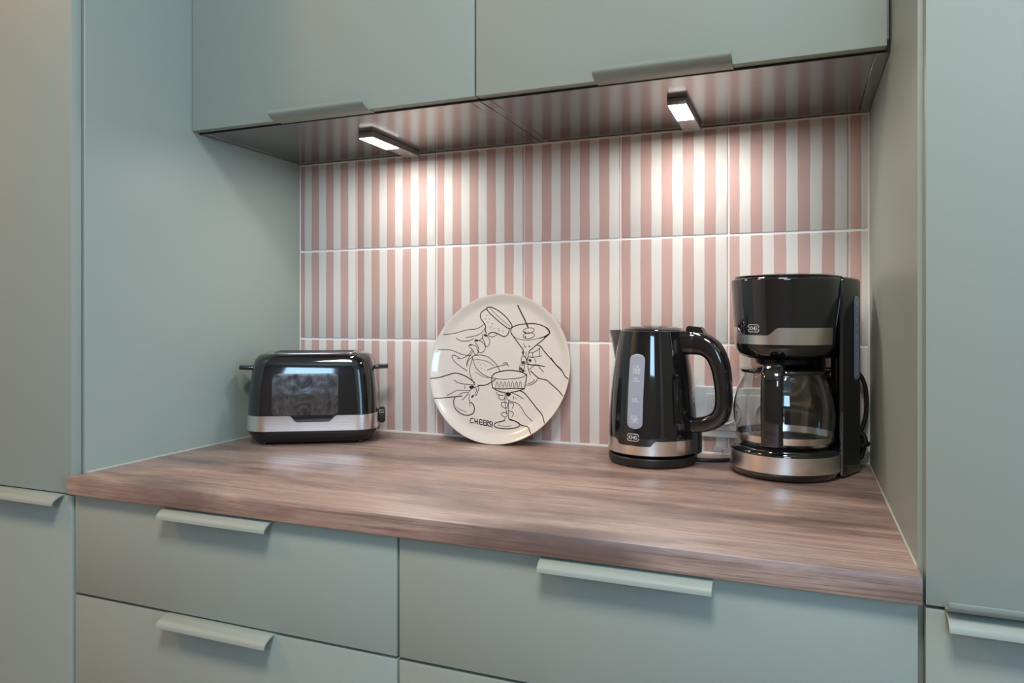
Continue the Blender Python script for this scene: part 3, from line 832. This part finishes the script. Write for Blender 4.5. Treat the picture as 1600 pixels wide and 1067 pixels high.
# power cord: leaves the back, loops down into a tied bundle beside the tank
cw = lambda *p: wl(*p, (CX, CY), CA)
tube('cord', [cw(*p) for p in ((1.094, -.030, .168), (1.106, -.026, .1665), (1.119, -.023, .158), (1.1275, -.022, .140), (1.1305, -.022, .112), (1.1285, -.022, .084), (1.1215, -.024, .060), (1.118, -.028, .048))], .0037, RUBBER, cm)
bm = bmesh.new(); loop = []
for i in range(0, 97):
    a = 2*pi*i/24; k = i/96
    loop.append(Vector(cw(1.1170 + .0095*cos(a) + .0015*sin(3*a), -.032 + .014*(k-.5)*1.6, .040 + .022*sin(a))))
sweep_bm(loop, (.0040, .0040), 8, Vector((.1, .9, .2)), bm=bm)
link('cord_bundle', bm, RUBBER, cm, smooth=60)
bm = bmesh.new(); c0 = cw(1.117, -.032, .040); add_box(bm, c0[0]-.0145, c0[0]+.0145, c0[1]-.016, c0[1]+.016, .036, .044, .002)
link('cord_tie', bm, MATTE, cm, smooth=40)

# ------------------------------------------------------------------ glass carafe
ca = empty('coffee_carafe', (CX, CY, T+.0488), CA); Z0 = .0488
tag(ca, 'empty glass coffee carafe with a black handle, on the hot plate of the coffee maker', 'carafe')
outer = [(.0640, .0490), (.0700, .0505), (.0745, .0560), (.0775, .0680), (.0795, .0820), (.0803, .0960), (.0800, .1080), (.0782, .1220), (.0752, .1360), (.0715, .1480), (.0675, .1580), (.0655, .1625), (.0655, .1660)]
th = .0020
inner = [(r-th, z if i > 1 else z+th) for i, (r, z) in enumerate(outer)]
pr_ = [(0, .0490)] + outer + [(.0650, .1664)] + inner[::-1] + [(0, .0512)]
cp = catmull([(r, z, 0) for r, z in outer], 3); ci = [(p.x-th, max(p.y, .0515)) for p in cp]
pr_ = [(0, .0490)] + [(p.x, p.y) for p in cp] + ci[::-1] + [(0, .0515)]
link('glass_jug', lathe_bm([(r, z-Z0) for r, z in pr_], 72), GLASS, ca, smooth=50)
orf = lambda z: lerp([(b, a) for a, b in outer], z)
band('steel_ring', orf, .0570, lambda a: .0680, [R(-180+i*3) for i in range(121)], ca, .0006, Z0, STEEL)
link('carafe_lid', lathe_bm([(r, z-Z0) for r, z in ((0, .1650), (.0640, .1650), (.0690, .1660), (.0700, .1685), (.0690, .1705), (.055, .1725), (.030, .1750), (0, .1755))], 56), BLACK, ca, smooth=40)
ha = R(-90 + 15)
d_ = Vector((cos(ha), sin(ha), 0)); side = Vector((-sin(ha), cos(ha), 0))
hpth = [(.0640, .1690), (.0760, .1745), (.0880, .1745), (.0975, .1640), (.1015, .1450), (.1025, .1150), (.1010, .0850), (.0985, .0660), (.0970, .0600)]
pth = catmull([tuple(d_*r + Vector((0, 0, z-Z0))) for r, z in hpth], 5)
rad = [(.0145, .0065)]*6 + [(.0160, .0090 if i < len(pth)-9 else .0090) for i in range(len(pth)-8)] + [(.0135, .0065), (.0090, .0030)]
link('handle', sweep_bm(pth, rad, 20, side, 3.4), BLACK, ca, smooth=50)
q = [tuple(d_*r + Vector((0, 0, z-Z0))) for r, z in ((.0770, .0625), (.0850, .0625), (.0930, .0660))]
link('handle_bracket', sweep_bm(catmull(q, 4), (.0080, .0022), 10, side, 3), STEEL, ca, smooth=50)

# ------------------------------------------------------------------ triple wall socket
so = empty('wall_socket', (.971, 0, T+.080)); tag(so, 'white triple power socket on the tiles, half hidden behind kettle and carafe', 'socket')
box('frame', -.128, .128, -.0105, -.0004, -.047, .047, WHITEPL, so, .0022, 3)
for k in range(3):
    x = -.074 + .074*k
    bm = bmesh.new(); add_box(bm, x-.0335, x+.0335, -.0130, -.0095, -.0335, .0335, .0014)
    ins = link('socket_insert', bm, WHITEPL, so, smooth=40)
    bm = lathe_bm([(.0235, .0), (.0232, .0022), (.0212, .0028), (.0203, .0020), (.0200, -.0005), (0, -.0005)], 48)
    for v in bm.verts: a, b, c = v.co; v.co = (x + a, -.0126 - c, b)
    link('socket_well', bm, WHITEPL, ins, smooth=35)
    for s in (-1, 1):
        bm = lathe_bm([(0, 0), (.0028, 0), (.0028, .0006), (0, .0006)], 16)
        for v in bm.verts: a, b, c = v.co; v.co = (x + s*.0095 + a, -.0124 - c, b)
        link('pin_hole', bm, DARK, ins, smooth=35)
